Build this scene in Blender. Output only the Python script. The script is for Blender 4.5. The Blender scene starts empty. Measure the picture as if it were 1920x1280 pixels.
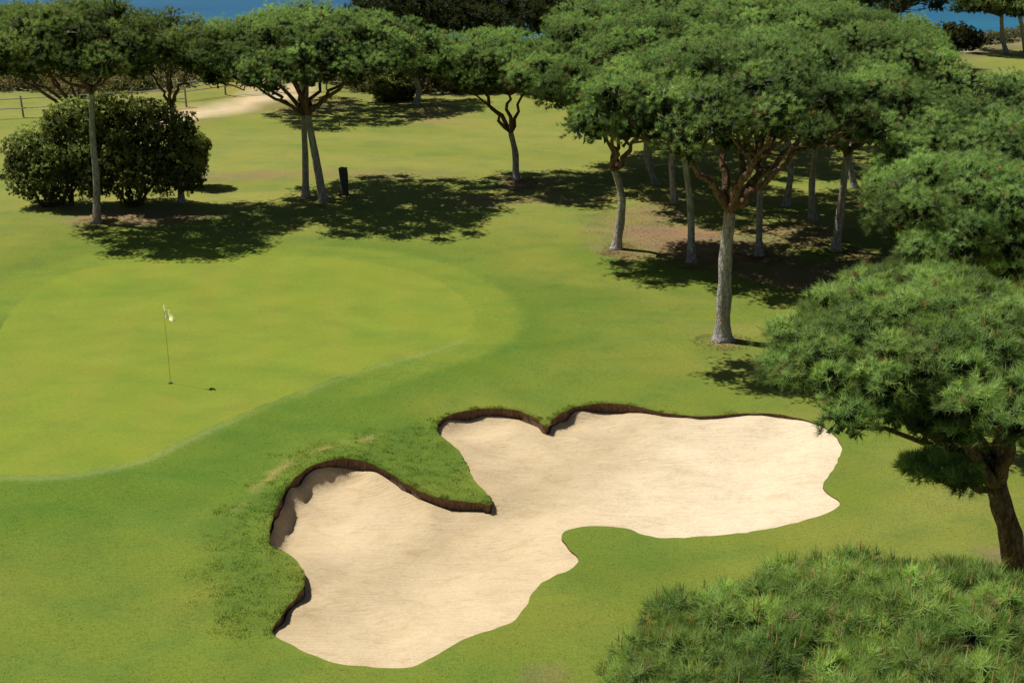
import bpy, math, random
import numpy as np
from mathutils import Vector
from mathutils.geometry import delaunay_2d_cdt
rng = np.random.default_rng(7)
random.seed(7)
C = bpy.context.scene.collection
scene = bpy.context.scene

# ---------------------------------------------------------------- camera
H = 12.5; F = 2500.0; YH = -250.0
PITCH = math.atan((640-YH)/F)
cp, sp = math.cos(PITCH), math.sin(PITCH)
def ray(px, py):
    u = (px-960)/F; v = (640-py)/F
    return np.array([u, cp+v*sp, -sp+v*cp])
def W(px, py, z=0.0):
    r = ray(px, py); t = (z-H)/r[2]
    return np.array([0, 0, H])+r*t
def atY(px, py, Y):
    r = ray(px, py); t = Y/r[1]
    return np.array([0, 0, H])+r*t
def mpp(px, py, Y):                       # metres per photo pixel at that depth
    r = ray(px, py); return (Y/r[1])/F
def Wl(pts): return [W(a, b)[:2] for a, b in pts]

# ---------------------------------------------------------------- object helpers
def tag(o, label=None, cat=None, group=None, kind=None):
    if label: o['label'] = label
    if cat: o['category'] = cat
    if group: o['group'] = group
    if kind: o['kind'] = kind
    return o
def empty(name, loc):
    o = bpy.data.objects.new(name, None); C.objects.link(o); o.location = loc
    o.empty_display_size = .2
    return o
def mesh_obj(name, V, Fc, mat, parent=None, col=None, smooth=False, base=(0, 0, 0)):
    """V (n,3) world coords, Fc (m,k) faces of one size or a list of lists"""
    V = np.asarray(V, dtype=np.float32)-np.asarray(base, dtype=np.float32)
    me = bpy.data.meshes.new(name)
    if isinstance(Fc, np.ndarray):
        k = Fc.shape[1]; m = Fc.shape[0]
        me.vertices.add(len(V)); me.vertices.foreach_set('co', V.ravel())
        me.loops.add(m*k); me.loops.foreach_set('vertex_index', Fc.astype(np.int32).ravel())
        me.polygons.add(m)
        me.polygons.foreach_set('loop_start', np.arange(0, m*k, k, dtype=np.int32))
        me.polygons.foreach_set('loop_total', np.full(m, k, dtype=np.int32))
        me.update(calc_edges=True)
    else:
        me.from_pydata([tuple(map(float, v)) for v in V], [], Fc); me.update()
    if smooth: me.polygons.foreach_set('use_smooth', np.ones(len(me.polygons), dtype=bool))
    if col is not None:
        a = me.attributes.new('Col', 'FLOAT_COLOR', 'POINT')
        c4 = np.ones((len(V), 4), dtype=np.float32); c4[:, :3] = col
        a.data.foreach_set('color', c4.ravel())
    me.materials.append(mat)
    o = bpy.data.objects.new(name, me); C.objects.link(o)
    if parent is not None: o.parent = parent
    else: o.location = base
    return o

# ---------------------------------------------------------------- numeric helpers
def sm(a, b, x):
    t = np.clip((x-a)/(b-a), 0, 1); return t*t*(3-2*t)
_nw = [(random.uniform(0, 6.28), random.uniform(0, 6.28), random.uniform(.7, 1.4)) for _ in range(40)]
def vnoise(x, y, s, seed=0):
    """cheap smooth noise, about -1..1, feature size s"""
    r = 0
    x = x/s; y = y/s
    wx = x+.8*np.sin(y*1.3+seed); wy = y+.8*np.sin(x*1.1+seed*2.1)
    for i in range(6):
        a, p, k = _nw[(i+seed*5) % 40]
        r = r+np.sin((wx*math.cos(a)+wy*math.sin(a))*k*2.2+p)
    return r/3.2
def catmull(pts, n=6, closed=True):
    P = np.array(pts); N = len(P); out = []
    rngi = range(N) if closed else range(N-1)
    for i in rngi:
        if closed: p0, p1, p2, p3 = P[(i-1) % N], P[i], P[(i+1) % N], P[(i+2) % N]
        else: p0, p1, p2, p3 = P[max(i-1, 0)], P[i], P[i+1], P[min(i+2, N-1)]
        for j in range(n):
            t = j/n
            out.append(.5*((2*p1)+(-p0+p2)*t+(2*p0-5*p1+4*p2-p3)*t*t+(-p0+3*p1-3*p2+p3)*t**3))
    if not closed: out.append(P[-1])
    return np.array(out)
def resample(P, d):
    P = np.vstack([P, P[:1]]); seg = np.linalg.norm(np.diff(P[:, :2], axis=0), axis=1)
    s = np.concatenate([[0], np.cumsum(seg)]); n = max(8, int(s[-1]/d))
    t = np.linspace(0, s[-1], n, endpoint=False)
    return np.stack([np.interp(t, s, P[:, k]) for k in range(P.shape[1])], 1)
def inside(poly, x, y):
    r = np.zeros(x.shape, bool); n = len(poly)
    for i in range(n):
        x1, y1 = poly[i][:2]; x2, y2 = poly[(i+1) % n][:2]
        if y1 == y2: continue
        c = ((y1 > y) != (y2 > y)) & (x < (x2-x1)*(y-y1)/(y2-y1)+x1)
        r ^= c
    return r
def pdist(poly, x, y, closed=True):
    d = np.full(x.shape, 1e9); n = len(poly)
    for i in range(n if closed else n-1):
        x1, y1 = poly[i][:2]; x2, y2 = poly[(i+1) % n][:2]
        dx, dy = x2-x1, y2-y1; L = dx*dx+dy*dy+1e-12
        t = np.clip(((x-x1)*dx+(y-y1)*dy)/L, 0, 1)
        d = np.minimum(d, (x-x1-t*dx)**2+(y-y1-t*dy)**2)
    return np.sqrt(d)
def sdf(poly, x, y):
    d = pdist(poly, x, y); return np.where(inside(poly, x, y), -d, d)

# ---------------------------------------------------------------- materials
def newmat(name):
    m = bpy.data.materials.new(name); m.use_nodes = True
    nt = m.node_tree; b = nt.nodes['Principled BSDF']
    b.inputs['Roughness'].default_value = .8
    b.inputs['Specular IOR Level'].default_value = .15
    return m, nt, b
def nd(nt, t, **kw):
    n = nt.nodes.new(t)
    for k, v in kw.items():
        if k.startswith('i_'): n.inputs[k[2:].replace('_', ' ')].default_value = v
        else: setattr(n, k, v)
    return n
def mixc(nt, a, b, fac, mode='MIX'):
    n = nt.nodes.new('ShaderNodeMix'); n.data_type = 'RGBA'; n.blend_type = mode
    for sock, v in ((n.inputs[0], fac), (n.inputs[6], a), (n.inputs[7], b)):
        if hasattr(v, 'node'): nt.links.new(v, sock)
        elif isinstance(v, (int, float)): sock.default_value = v
        else: sock.default_value = (*v, 1)
    return n.outputs[2]
def noise(nt, vec, scale, detail=4, rough=.6, dist=0):
    n = nd(nt, 'ShaderNodeTexNoise'); n.inputs['Scale'].default_value = scale
    n.inputs['Detail'].default_value = detail; n.inputs['Roughness'].default_value = rough
    n.inputs['Distortion'].default_value = dist
    nt.links.new(vec, n.inputs['Vector']); return n.outputs['Fac']
def mapr(nt, v, a, b, c, d):
    n = nd(nt, 'ShaderNodeMapRange'); nt.links.new(v, n.inputs[0])
    for i, q in enumerate((a, b, c, d)): n.inputs[i+1].default_value = q
    return n.outputs[0]
def scaled(nt, vec, s):
    n = nd(nt, 'ShaderNodeMapping'); n.inputs['Scale'].default_value = s
    nt.links.new(vec, n.inputs['Vector']); return n.outputs['Vector']
def bump(nt, b, h, strength, dist):
    n = nd(nt, 'ShaderNodeBump'); n.inputs['Strength'].default_value = strength
    n.inputs['Distance'].default_value = dist
    nt.links.new(h, n.inputs['Height']); nt.links.new(n.outputs[0], b.inputs['Normal'])
def mul(nt, a, b):
    n = nd(nt, 'ShaderNodeMath', operation='MULTIPLY')
    nt.links.new(a, n.inputs[0])
    if hasattr(b, 'node'): nt.links.new(b, n.inputs[1])
    else: n.inputs[1].default_value = b
    return n.outputs[0]

def turf_material(name, contrast, fine):
    m, nt, b = newmat(name)
    pos = nd(nt, 'ShaderNodeNewGeometry').outputs['Position']
    at = nd(nt, 'ShaderNodeAttribute', attribute_name='Col').outputs['Color']
    n1 = noise(nt, scaled(nt, pos, (1, 1.6, 1)), .55, 5, .62, .4)
    n2 = noise(nt, scaled(nt, pos, (2.2, 5.0, 1)), 3.2, 6, .72)
    n3 = noise(nt, pos, fine, 3, .7)
    c = mixc(nt, at, mixc(nt, at, (1.28, 1.08, .75), 1, 'MULTIPLY'), mapr(nt, n1, .42, .68, 0, contrast*.7))
    c = mixc(nt, c, mixc(nt, c, (.72, .86, .80), 1, 'MULTIPLY'), mapr(nt, n1, .50, .30, 0, contrast))
    k = mapr(nt, n2, .28, .72, 1-.24*contrast, 1+.24*contrast)
    k3 = mapr(nt, n3, .25, .75, 1-.35*contrast, 1+.35*contrast)
    v = nd(nt, 'ShaderNodeVectorMath', operation='SCALE'); nt.links.new(c, v.inputs[0]); nt.links.new(mul(nt, k, k3), v.inputs['Scale'])
    nt.links.new(v.outputs[0], b.inputs['Base Color'])
    b.inputs['Roughness'].default_value = .9
    b.inputs['Specular IOR Level'].default_value = .08
    bump(nt, b, n3, .5*contrast, .05)
    return m
M = {}
M['turf'] = turf_material('rough_turf', .62, 22)
M['green'] = turf_material('mown_turf', .42, 26)

m, nt, b = newmat('bunker_sand_grain'); M['sand'] = m
pos = nd(nt, 'ShaderNodeNewGeometry').outputs['Position']
at = nd(nt, 'ShaderNodeAttribute', attribute_name='Col').outputs['Color']
n1 = noise(nt, pos, .8, 5, .6, .8)
# raked lines, swirling gently
wv = nd(nt, 'ShaderNodeTexWave', wave_type='BANDS', bands_direction='Y'); wv.inputs['Scale'].default_value = 2.2
wv.inputs['Distortion'].default_value = 22; wv.inputs['Detail'].default_value = 3; wv.inputs['Detail Scale'].default_value = .35
nt.links.new(scaled(nt, pos, (.45, 1.2, 1)), wv.inputs['Vector'])
n2 = noise(nt, scaled(nt, pos, (3, 5, 1)), 3.0, 6, .75)
n3 = noise(nt, pos, 40, 3, .8)
c = mixc(nt, at, mixc(nt, at, (.88, .85, .79), 1, 'MULTIPLY'), mapr(nt, n1, .48, .66, 0, .4))
c = mixc(nt, c, mixc(nt, c, (.78, .72, .64), 1, 'MULTIPLY'), mapr(nt, n2, .50, .68, 0, .5))
n5 = noise(nt, scaled(nt, pos, (1.5, 2.9, 1)), 1.0, 6, .68, 1.2)
c = mixc(nt, c, mixc(nt, c, (1.10, 1.09, 1.06), 1, 'MULTIPLY'), mapr(nt, n5, .52, .60, 0, .6))
c = mixc(nt, c, mixc(nt, c, (.84, .79, .71), 1, 'MULTIPLY'), mapr(nt, n5, .47, .36, 0, .55))
vo2 = nd(nt, 'ShaderNodeTexVoronoi', feature='F1'); vo2.inputs['Scale'].default_value = 5.5; nt.links.new(scaled(nt, pos, (1, 1.3, 1)), vo2.inputs['Vector'])
mk = noise(nt, pos, .45, 3, .5)
dimp = mul(nt, mapr(nt, vo2.outputs['Distance'], .0, .16, 1, 0), mapr(nt, mk, .50, .60, 0, 1))
c = mixc(nt, c, mixc(nt, c, (.72, .66, .58), 1, 'MULTIPLY'), mul(nt, dimp, .55))
c = mixc(nt, c, mixc(nt, c, (.93, .91, .88), 1, 'MULTIPLY'), mapr(nt, wv.outputs['Fac'], .3, .9, 0, .35))
nt.links.new(c, b.inputs['Base Color']); b.inputs['Roughness'].default_value = .95
ad = nd(nt, 'ShaderNodeMath', operation='ADD'); nt.links.new(mul(nt, n2, 1.0), ad.inputs[0]); nt.links.new(mul(nt, wv.outputs['Fac'], .16), ad.inputs[1])
ad2 = nd(nt, 'ShaderNodeMath', operation='ADD'); nt.links.new(ad.outputs[0], ad2.inputs[0]); nt.links.new(mul(nt, n3, .35), ad2.inputs[1])
bump(nt, b, ad2.outputs[0], .6, .06)

m, nt, b = newmat('cut_soil'); M['soil'] = m
pos = nd(nt, 'ShaderNodeNewGeometry').outputs['Position']
n1 = noise(nt, scaled(nt, pos, (6, 6, 2)), 4, 5, .7)
c = mixc(nt, (.085, .047, .028), (.29, .18, .115), mapr(nt, n1, .35, .7, 0, 1))
nt.links.new(c, b.inputs['Base Color']); bump(nt, b, n1, 1, .05)

def bark_material(name, dark, light):
    m, nt, b = newmat(name)
    pos = nd(nt, 'ShaderNodeNewGeometry').outputs['Position']
    n1 = noise(nt, scaled(nt, pos, (1, 1, .28)), 14, 5, .65, .6)
    n2 = noise(nt, pos, 1.3, 3, .6)
    wob = nd(nt, 'ShaderNodeTexNoise'); wob.inputs['Scale'].default_value = 5; wob.inputs['Detail'].default_value = 4; nt.links.new(pos, wob.inputs['Vector'])
    va = nd(nt, 'ShaderNodeVectorMath', operation='SCALE'); va.inputs['Scale'].default_value = .22; nt.links.new(wob.outputs['Color'], va.inputs[0])
    vb = nd(nt, 'ShaderNodeVectorMath', operation='ADD'); nt.links.new(va.outputs[0], vb.inputs[0]); nt.links.new(pos, vb.inputs[1])
    v = nd(nt, 'ShaderNodeTexVoronoi', feature='DISTANCE_TO_EDGE'); v.inputs['Scale'].default_value = 17
    nt.links.new(scaled(nt, vb.outputs[0], (1, 1, .26)), v.inputs['Vector'])
    c = mixc(nt, dark, light, mapr(nt, n1, .35, .62, 0, 1))
    c = mixc(nt, c, mixc(nt, c, (1.12, .93, .78), 1, 'MULTIPLY'), mapr(nt, n2, .48, .68, 0, 1))
    c = mixc(nt, mixc(nt, c, (.55, .5, .47), 1, 'MULTIPLY'), c, mapr(nt, v.outputs['Distance'], 0, .12, 0, 1))
    nt.links.new(c, b.inputs['Base Color']); b.inputs['Roughness'].default_value = .92
    bump(nt, b, v.outputs['Distance'], .9, .05)
    return m
M['bark'] = bark_material('grey_pine_bark', (.25, .235, .215), (.56, .535, .50))
M['limb'] = bark_material('red_pine_bark', (.075, .045, .03), (.27, .18, .12))

def leaf_material(name, trans, rough=.55):
    m, nt, b = newmat(name)
    at = nd(nt, 'ShaderNodeAttribute', attribute_name='Col').outputs['Color']
    nt.links.new(at, b.inputs['Base Color']); b.inputs['Roughness'].default_value = rough
    b.inputs['Specular IOR Level'].default_value = .25
    tr = nd(nt, 'ShaderNodeBsdfTranslucent')
    nt.links.new(mixc(nt, at, (1.3, 1.25, .6), 1, 'MULTIPLY'), tr.inputs['Color'])
    mx = nd(nt, 'ShaderNodeMixShader'); mx.inputs[0].default_value = trans
    out = nt.nodes['Material Output']
    nt.links.new(b.outputs[0], mx.inputs[1]); nt.links.new(tr.outputs[0], mx.inputs[2]); nt.links.new(mx.outputs[0], out.inputs['Surface'])
    return m
M['needle'] = leaf_material('pine_needles', .48)
M['leaf'] = leaf_material('bush_leaves', .5, .6)
M['blade'] = leaf_material('grass_blades', .3, .7)

m, nt, b = newmat('sea_water'); M['sea'] = m
pos = nd(nt, 'ShaderNodeNewGeometry').outputs['Position']
n1 = noise(nt, scaled(nt, pos, (.006, .02, 1)), 1, 5, .6)
n2 = noise(nt, scaled(nt, pos, (.5, 1.2, 1)), 1, 4, .6)
c = mixc(nt, (.008, .085, .20), (.014, .15, .25), mapr(nt, n1, .35, .65, 0, 1))
c = mixc(nt, c, (.03, .22, .32), mapr(nt, n2, .5, .75, 0, .35))
nt.links.new(c, b.inputs['Base Color']); b.inputs['Roughness'].default_value = .35
b.inputs['Specular IOR Level'].default_value = .3
bump(nt, b, n2, .5, .3)

def plain(name, col, var=.3, scale=20, rough=.8):
    m, nt, b = newmat(name)
    pos = nd(nt, 'ShaderNodeNewGeometry').outputs['Position']
    n1 = noise(nt, pos, scale, 4, .6)
    nt.links.new(mixc(nt, tuple(x*(1-var) for x in col), tuple(x*(1+var) for x in col), mapr(nt, n1, .3, .7, 0, 1)), b.inputs['Base Color'])
    b.inputs['Roughness'].default_value = rough
    bump(nt, b, n1, .3, .01)
    return m
M['wood'] = plain('weathered_fence_wood', (.30, .28, .22), .25, 9)
M['flag'] = leaf_material('white_flag_cloth', .7, .8)
M['pole'] = plain('thin_flag_pole_paint', (.20, .21, .07), .1, 30, .5)
M['cup'] = plain('dark_cup_liner', (.035, .04, .02), .2, 30)
M['stump'] = plain('stump_bark', (.075, .075, .06), .5, 14)
M['stump_top'] = plain('stump_cut_wood', (.13, .115, .085), .3, 25)

# ---------------------------------------------------------------- ground layout (plan outlines)
bunker_px = [(505,1020,.42),(509,985,.45),(528,940,.45),(552,905,.45),(590,878,.45),(630,867,.42),(680,869,.4),(720,886,.34),(760,910,.28),(800,930,.26),(850,940,.27),(900,944,.28),(921,948,.24),(917,932,.12),(899,912,.06),(884,892,.06),(876,876,.12),(868,858,.08),(850,836,.06),(828,820,.12),(819,803,.24),(830,786,.27),(860,773,.3),(910,766,.3),(960,768,.26),(1000,782,.22),(1022,800,.22),(1040,783,.34),(1075,764,.36),(1130,756,.3),(1190,761,.2),(1250,774,.13),(1310,780,.11),(1370,776,.10),(1440,775,.09),(1480,780,.07),(1530,793,.05),(1565,815,.05),(1578,840,.05),(1565,875,.05),(1545,903,.05),(1548,920,.05),(1573,940,.05),(1560,957,.05),(1500,977,.05),(1420,994,.05),(1330,1004,.05),(1260,1008,.05),(1210,1003,.05),(1180,991,.05),(1130,986,.05),(1085,988,.05),(1055,998,.05),(1060,1020,.05),(1084,1048,.05),(1076,1062,.05),(1020,1090,.05),(1000,1110,.05),(980,1145,.05),(950,1170,.05),(870,1197,.05),(800,1238,.05),(750,1252,.05),(700,1250,.05),(620,1240,.05),(560,1215,.05),(516,1190,.1),(513,1172,.16),(533,1145,.2),(562,1112,.2),(572,1083,.15),(563,1060,.08),(540,1040,.08),(517,1030,.25)]
bk = []
for a, b_, d in bunker_px: w = W(a, b_); bk.append((w[0], w[1], d))
BK = resample(catmull(bk, 8), .11)
BK[:, 0] += vnoise(BK[:, 0]*1.0, BK[:, 1], .25, 3)*.02; BK[:, 1] += vnoise(BK[:, 0], BK[:, 1], .22, 4)*.022
green_px = [(-150,905),(0,893),(80,893),(150,887),(260,862),(330,830),(450,775),(560,735),(680,695),(780,665),(850,640),(880,618),(888,590),(870,560),(820,525),(740,500),(620,485),(480,482),(330,486),(180,500),(90,530),(30,575),(-20,640),(-120,700)]
GR = resample(catmull(Wl(green_px), 8), .2)
tuft_poly = np.array(Wl([(395,1130),(398,1030),(430,970),(480,915),(540,865),(620,832),(700,815),(780,800),(822,802),(830,822),(868,860),(895,915),(915,940),(850,936),(780,916),(720,880),(640,862),(580,872),(540,905),(520,945),(500,985),(498,1030),(560,1060),(566,1085),(540,1130),(505,1175),(440,1190)]))
path_c = np.array(Wl([(300,236),(360,216),(420,204),(470,192),(520,182),(560,175)]))
dirt = [(1260,440,95,24,.9),(1230,400,60,20,.6),(1330,470,150,30,.7),(1480,440,120,22,.55),(1540,525,110,26,.75),(1440,505,110,22,.45),(1620,490,70,20,.45),(1380,480,50,10,.5),(1150,440,60,45,.35),(968,345,40,12,.7),(1010,348,60,14,.35),(270,405,140,14,.75),(640,330,260,10,.35),(420,330,120,8,.35),(1020,375,120,10,.4),(900,380,70,12,.4),(330,225,60,22,.5),(560,200,120,16,.4),(800,210,60,20,.4),(1360,640,30,10,.5),(1015,1262,60,26,.35),(1890,1050,45,25,.5)]

def land_edge(x):      # cliff edge: y as a function of x
    return np.interp(x, [-400, -60, -35, -10, 20, 38, 70, 400], [60, 84, 88, 90, 92, 104, 112, 140])+1.5*np.sin(x*.35)+.8*np.sin(x*1.1+1)
SEA_Z = -11.0
def terrain(x, y):
    z = .10*vnoise(x, y, 7, 1)*sm(42, 60, y)+.06*vnoise(x, y, 4, 2)
    d = pdist(BK[::3], x, y)
    z = z*sm(0, 3, d)
    wst = np.exp(-((x-BKc[0])**2+(y-BKc[1])**2)/9)
    z = z+.10*np.exp(-d/.9)*wst
    e = land_edge(x)
    dune = .9*np.exp(-((x+17)**2/30+(y-80)**2/10))+.5*np.exp(-((x+36)**2/60+(y-84)**2/10))
    z = z+dune
    z = z-(abs(SEA_Z)+2)*sm(0, 9, y-e)
    return z
BKc = W(560, 900)[:2]

# sample points
def pts_region(x0, x1, y0, y1, s):
    gx = np.arange(x0, x1, s); gy = np.arange(y0, y1, s)
    X, Y = np.meshgrid(gx, gy); X = X.ravel(); Y = Y.ravel()
    X = X+rng.uniform(-.3, .3, X.shape)*s; Y = Y+rng.uniform(-.3, .3, Y.shape)*s
    return X, Y
def ring(poly, off):
    P = poly[:, :2]; T = np.roll(P, -1, 0)-np.roll(P, 1, 0); T /= np.linalg.norm(T, axis=1)[:, None]+1e-9
    return P+np.stack([T[:, 1], -T[:, 0]], 1)*off
Xs, Ys = [], []
for (x0, x1, y0, y1, s, hole) in [(-13, 14, 18, 46, .26, None), (-26, 30, 14, 66, .6, (-13, 14, 18, 46)), (-55, 60, 2, 118, 1.3, (-26, 30, 14, 66)), (-400, 400, -200, 160, 9, (-55, 60, 2, 118))]:
    X, Y = pts_region(x0, x1, y0, y1, s)
    if hole:
        k = ~((X > hole[0]) & (X < hole[1]) & (Y > hole[2]) & (Y < hole[3])); X, Y = X[k], Y[k]
    Xs.append(X); Ys.append(Y)
for o_ in (-.2, -.1, .1, .22, .34, .5):
    R_ = ring(GR, o_)
    Xs.append(R_[:, 0]); Ys.append(R_[:, 1])
X = np.concatenate(Xs); Y = np.concatenate(Ys)
dk = pdist(BK, X, Y)*1.0; dg = pdist(GR, X, Y)
k = (dk > .10) & (dg > .06); X, Y = X[k], Y[k]
for o_ in (.07, .14, .21, .29, -.07, -.14, -.21, -.29):
    R_ = ring(BK, o_); R_ = R_[(pdist(BK, R_[:, 0], R_[:, 1]) > abs(o_)*.8) & inside(BK, R_[:, 0], R_[:, 1])]
    X = np.concatenate([X, R_[:, 0]]); Y = np.concatenate([Y, R_[:, 1]])
ins = inside(BK, X, Y)
P2 = list(zip(X.tolist(), Y.tolist()))
n0 = len(P2)
P2 += [tuple(p[:2]) for p in BK.tolist()]; n1_ = len(P2)
P2 += [tuple(p[:2]) for p in GR.tolist()]
edges = [(n0+i, n0+(i+1) % len(BK)) for i in range(len(BK))]+[(n1_+i, n1_+(i+1) % len(GR)) for i in range(len(GR))]
vo, eo, fo, *_ = delaunay_2d_cdt([Vector(p) for p in P2], edges, [], 0, 1e-6)
VX = np.array([v[0] for v in vo]); VY = np.array([v[1] for v in vo])
FA = np.array([f for f in fo if len(f) == 3], dtype=np.int64)
cx = VX[FA].mean(1); cy = VY[FA].mean(1)
inB = inside(BK, cx, cy); inG = inside(GR, cx, cy)
area = (VX[FA[:, 1]]-VX[FA[:, 0]])*(VY[FA[:, 2]]-VY[FA[:, 0]])-(VX[FA[:, 2]]-VX[FA[:, 0]])*(VY[FA[:, 1]]-VY[FA[:, 0]])
FA[area < 0] = FA[area < 0][:, ::-1]
VZ = terrain(VX, VY)

# colours of the turf
GRN = np.array([.190, .238, .030]); FRG = np.array([.100, .168, .021]); RGH = np.array([.142, .190, .029])
FWY = np.array([.225, .235, .055]); DRT = np.array([.25, .165, .095]); PTH = np.array([.58, .45, .29]); SCR = np.array([.16, .15, .07])
def lerp(a, b, t): return a*(1-t[:, None])+b*t[:, None]
def turf_col(x, y):
    gd = sdf(GR, x, y)
    c = np.repeat(RGH[None], len(x), 0)
    # patches of drier and greener rough
    c = lerp(c, np.array([.195, .21, .036]), sm(-.1, .9, vnoise(x, y, 2.6, 5))*.8)
    c = lerp(c, np.array([.095, .155, .022]), sm(.1, 1.0, vnoise(x, y, 3.3, 6))*.55)
    c = lerp(c, np.array([.205, .212, .050]), np.clip(sm(1.5, 7, x)*sm(43, 38, y)*(.42+.4*vnoise(x, y*1.5, 1.7, 8)), 0, 1))
    # fringe belt round the green, wider and lusher towards the camera
    belt = 1-sm(1.6, 5.0, gd+.6*vnoise(x, y, 2.2, 7)+np.clip((y-33)*.35, 0, 4))
    c = lerp(c, FRG, belt*.9)
    c = lerp(c, np.array([.175, .226, .031]), (1-sm(1.2, 1.6, gd))*.85*np.maximum(sm(-6, -1.5, x), sm(36, 38, y)))
    # pale line where the mower turns
    line = np.exp(-((gd-.14)/.17)**2)
    c = lerp(c, np.array([.29, .315, .10]), line*.42*sm(36.2, 34.8, y)*(.75+.25*vnoise(x, y, 2, 4)))
    # far fairway, banded
    f = sm(44, 50, y+.06*x)
    band = .5+.5*np.sin(y*1.05+.04*x+.5*vnoise(x, y, 9, 3))
    fw = lerp(np.repeat(FWY[None], len(x), 0), np.array([.165, .205, .036]), band*.55)
    fw = lerp(fw, np.array([.275, .255, .07]), sm(.2, 1, vnoise(x, y*2.2, 6, 9))*.5)
    c = lerp(c, fw, f)
    # green itself
    g = np.repeat(GRN[None], len(x), 0)
    st = np.sin((x*.995+y*.10)*3.1+.25*vnoise(x, y, 6, 2))
    g = lerp(g, np.array([.222, .232, .036]), sm(-.2, .6, st)*.6*(.6+.4*vnoise(x, y, 4, 7)))
    g = lerp(g, np.array([.160, .222, .027]), sm(.2, 1, vnoise(x*.5, y*1.4, 2.4, 6))*.6)
    g = lerp(g, np.array([.235, .245, .042]), sm(0, 1, vnoise(x, y, 2.1, 8))*.2)
    c = np.where((gd < 0)[:, None], g, c)
    # tufty bank beside the bunker: lusher
    td = sdf(tuft_poly, x, y)
    c = lerp(c, np.array([.085, .145, .02]), (1-sm(-.6, .6, td+.4*vnoise(x, y, .9, 5)))*.7)
    # worn, pale soil line along the mower edge outside the bank
    arc = pdist(np.array(Wl([(450,955),(480,918),(520,885),(570,853),(640,832),(720,812)])), x, y, False)
    c = lerp(c, np.array([.33, .27, .10]), np.exp(-(arc/.07)**2)*.7)
    # dirt and needle litter
    for (a, b_, ra, rb, s) in dirt:
        w0 = W(a, b_); w1 = W(a+ra, b_); w2 = W(a, b_-rb); rx = w1[0]-w0[0]; ry = w2[1]-w0[1]
        q = ((x-w0[0])/rx)**2+((y-w0[1])/ry)**2+.5*vnoise(x, y, .9, 4)
        c = lerp(c, DRT, np.clip(s*1.15*(1-sm(.3, 1.5, q)), 0, 1))
    pd = pdist(path_c, x, y, False)+.35*vnoise(x, y, 1.6, 2)
    c = lerp(c, PTH, 1-sm(.8, 1.5, pd))
    # coast
    e = land_edge(x)-y
    c = lerp(c, lerp(np.repeat(SCR[None], len(x), 0), np.array([.25, .21, .11]), sm(.2, 1, vnoise(x, y, 3, 1))), sm(13, 9, e)*(1-sm(26, 34, x)*sm(3.5, 6, e)))
    c = lerp(c, np.array([.38, .25, .09]), np.exp(-((x+16)**2/5+(y-80)**2/6))*.7)
    c = lerp(c, np.array([.40, .29, .16]), sm(1.5, -.5, e))
    return c*np.array([1.05, 1.085, 1.10])*(1+.04*vnoise(x, y, .8, 3)[:, None])
COL = turf_col(VX, VY)
def sub(name, sel, mat, Z, col):
    f = FA[sel]; u, inv = np.unique(f, return_inverse=True)
    return mesh_obj(name, np.stack([VX[u], VY[u], Z[u]], 1), inv.reshape(f.shape), mat, col=col[u], smooth=True)
# ground keeps the green's outline vertices in its own colours
o = sub('ground', ~inB & ~inG, M['turf'], VZ, COL); tag(o, kind='structure')
gcol = COL.copy(); gd_ = sdf(GR, VX, VY); rim = np.abs(gd_) < .02; gcol[rim] = GRN*1.07
o = sub('putting_green', inG, M['green'], VZ, gcol); tag(o, kind='structure')

# sand
si = np.unique(FA[inB])
zs = VZ.copy()
dB = pdist(BK, VX[si], VY[si])
D2 = (VX[si][:, None]-BK[None, :, 0])**2+(VY[si][:, None]-BK[None, :, 1])**2
wgt = 1/(D2+.03)**1.6
dep = (wgt*BK[None, :, 2]).sum(1)/wgt.sum(1)
dep0 = dep.copy(); dep = dep*(1-sm(.35, 2.2, dB))+.15*sm(.35, 2.2, dB)
zs[si] = VZ[si]*np.exp(-dB)-np.minimum(dep, .24)*(.82+.3*vnoise(VX[si], VY[si], .5, 2))-np.clip(dep0-.24, 0, 1)*1.1*sm(0, .34, dB)*(1-sm(.5, 2.2, dB))-.12*sm(0, 1.5, dB)+.007*vnoise(VX[si], VY[si], .8, 2)*sm(0, .5, dB)
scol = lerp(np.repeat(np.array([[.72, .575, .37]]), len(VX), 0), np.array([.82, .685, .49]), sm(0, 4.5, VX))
lip_shade = np.exp(-pdist(BK[BK[:, 2] > .15], VX, VY)/1.0)  # shade below the deeper lips, painted into the sand colour
scol = lerp(scol, np.array([.50, .385, .225]), np.clip(lip_shade*.7+.08*vnoise(VX, VY, 1.1, 5), 0, 1))
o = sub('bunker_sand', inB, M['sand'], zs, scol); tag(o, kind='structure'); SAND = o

# lip wall of cut soil, top follows the turf edge, foot runs under the sand
n = len(BK); zt = terrain(BK[:, 0], BK[:, 1])
out_ = ring(BK, 1.0)-BK[:, :2]
if inside(BK, *(BK[:1, :2]+out_[:1]*.05).T)[0]: out_ = -out_
LV = []; rows = 5
for r_ in range(rows):
    t = r_/(rows-1)
    jit = .018*vnoise(BK[:, 0], BK[:, 1], .12, r_) if 0 < r_ else 0
    off = .05*math.sin(math.pi*min(1, t*1.2))*np.clip(BK[:, 2]/.3, 0, 1)
    off = off+np.where(r_ > 0, jit, 0)*np.clip(BK[:, 2]/.2, 0, 1)
    z = zt-(np.minimum(BK[:, 2], .24)*(1.15+.1*vnoise(BK[:, 0], BK[:, 1], .5, 2))+.10)*t
    LV.append(np.stack([BK[:, 0]+out_[:, 0]*off, BK[:, 1]+out_[:, 1]*off, z], 1))
LV = np.vstack(LV)
i = np.arange(n); j = (i+1) % n
LF = np.vstack([np.stack([r_*n+i, r_*n+j, (r_+1)*n+j, (r_+1)*n+i], 1) for r_ in range(rows-1)])
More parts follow.
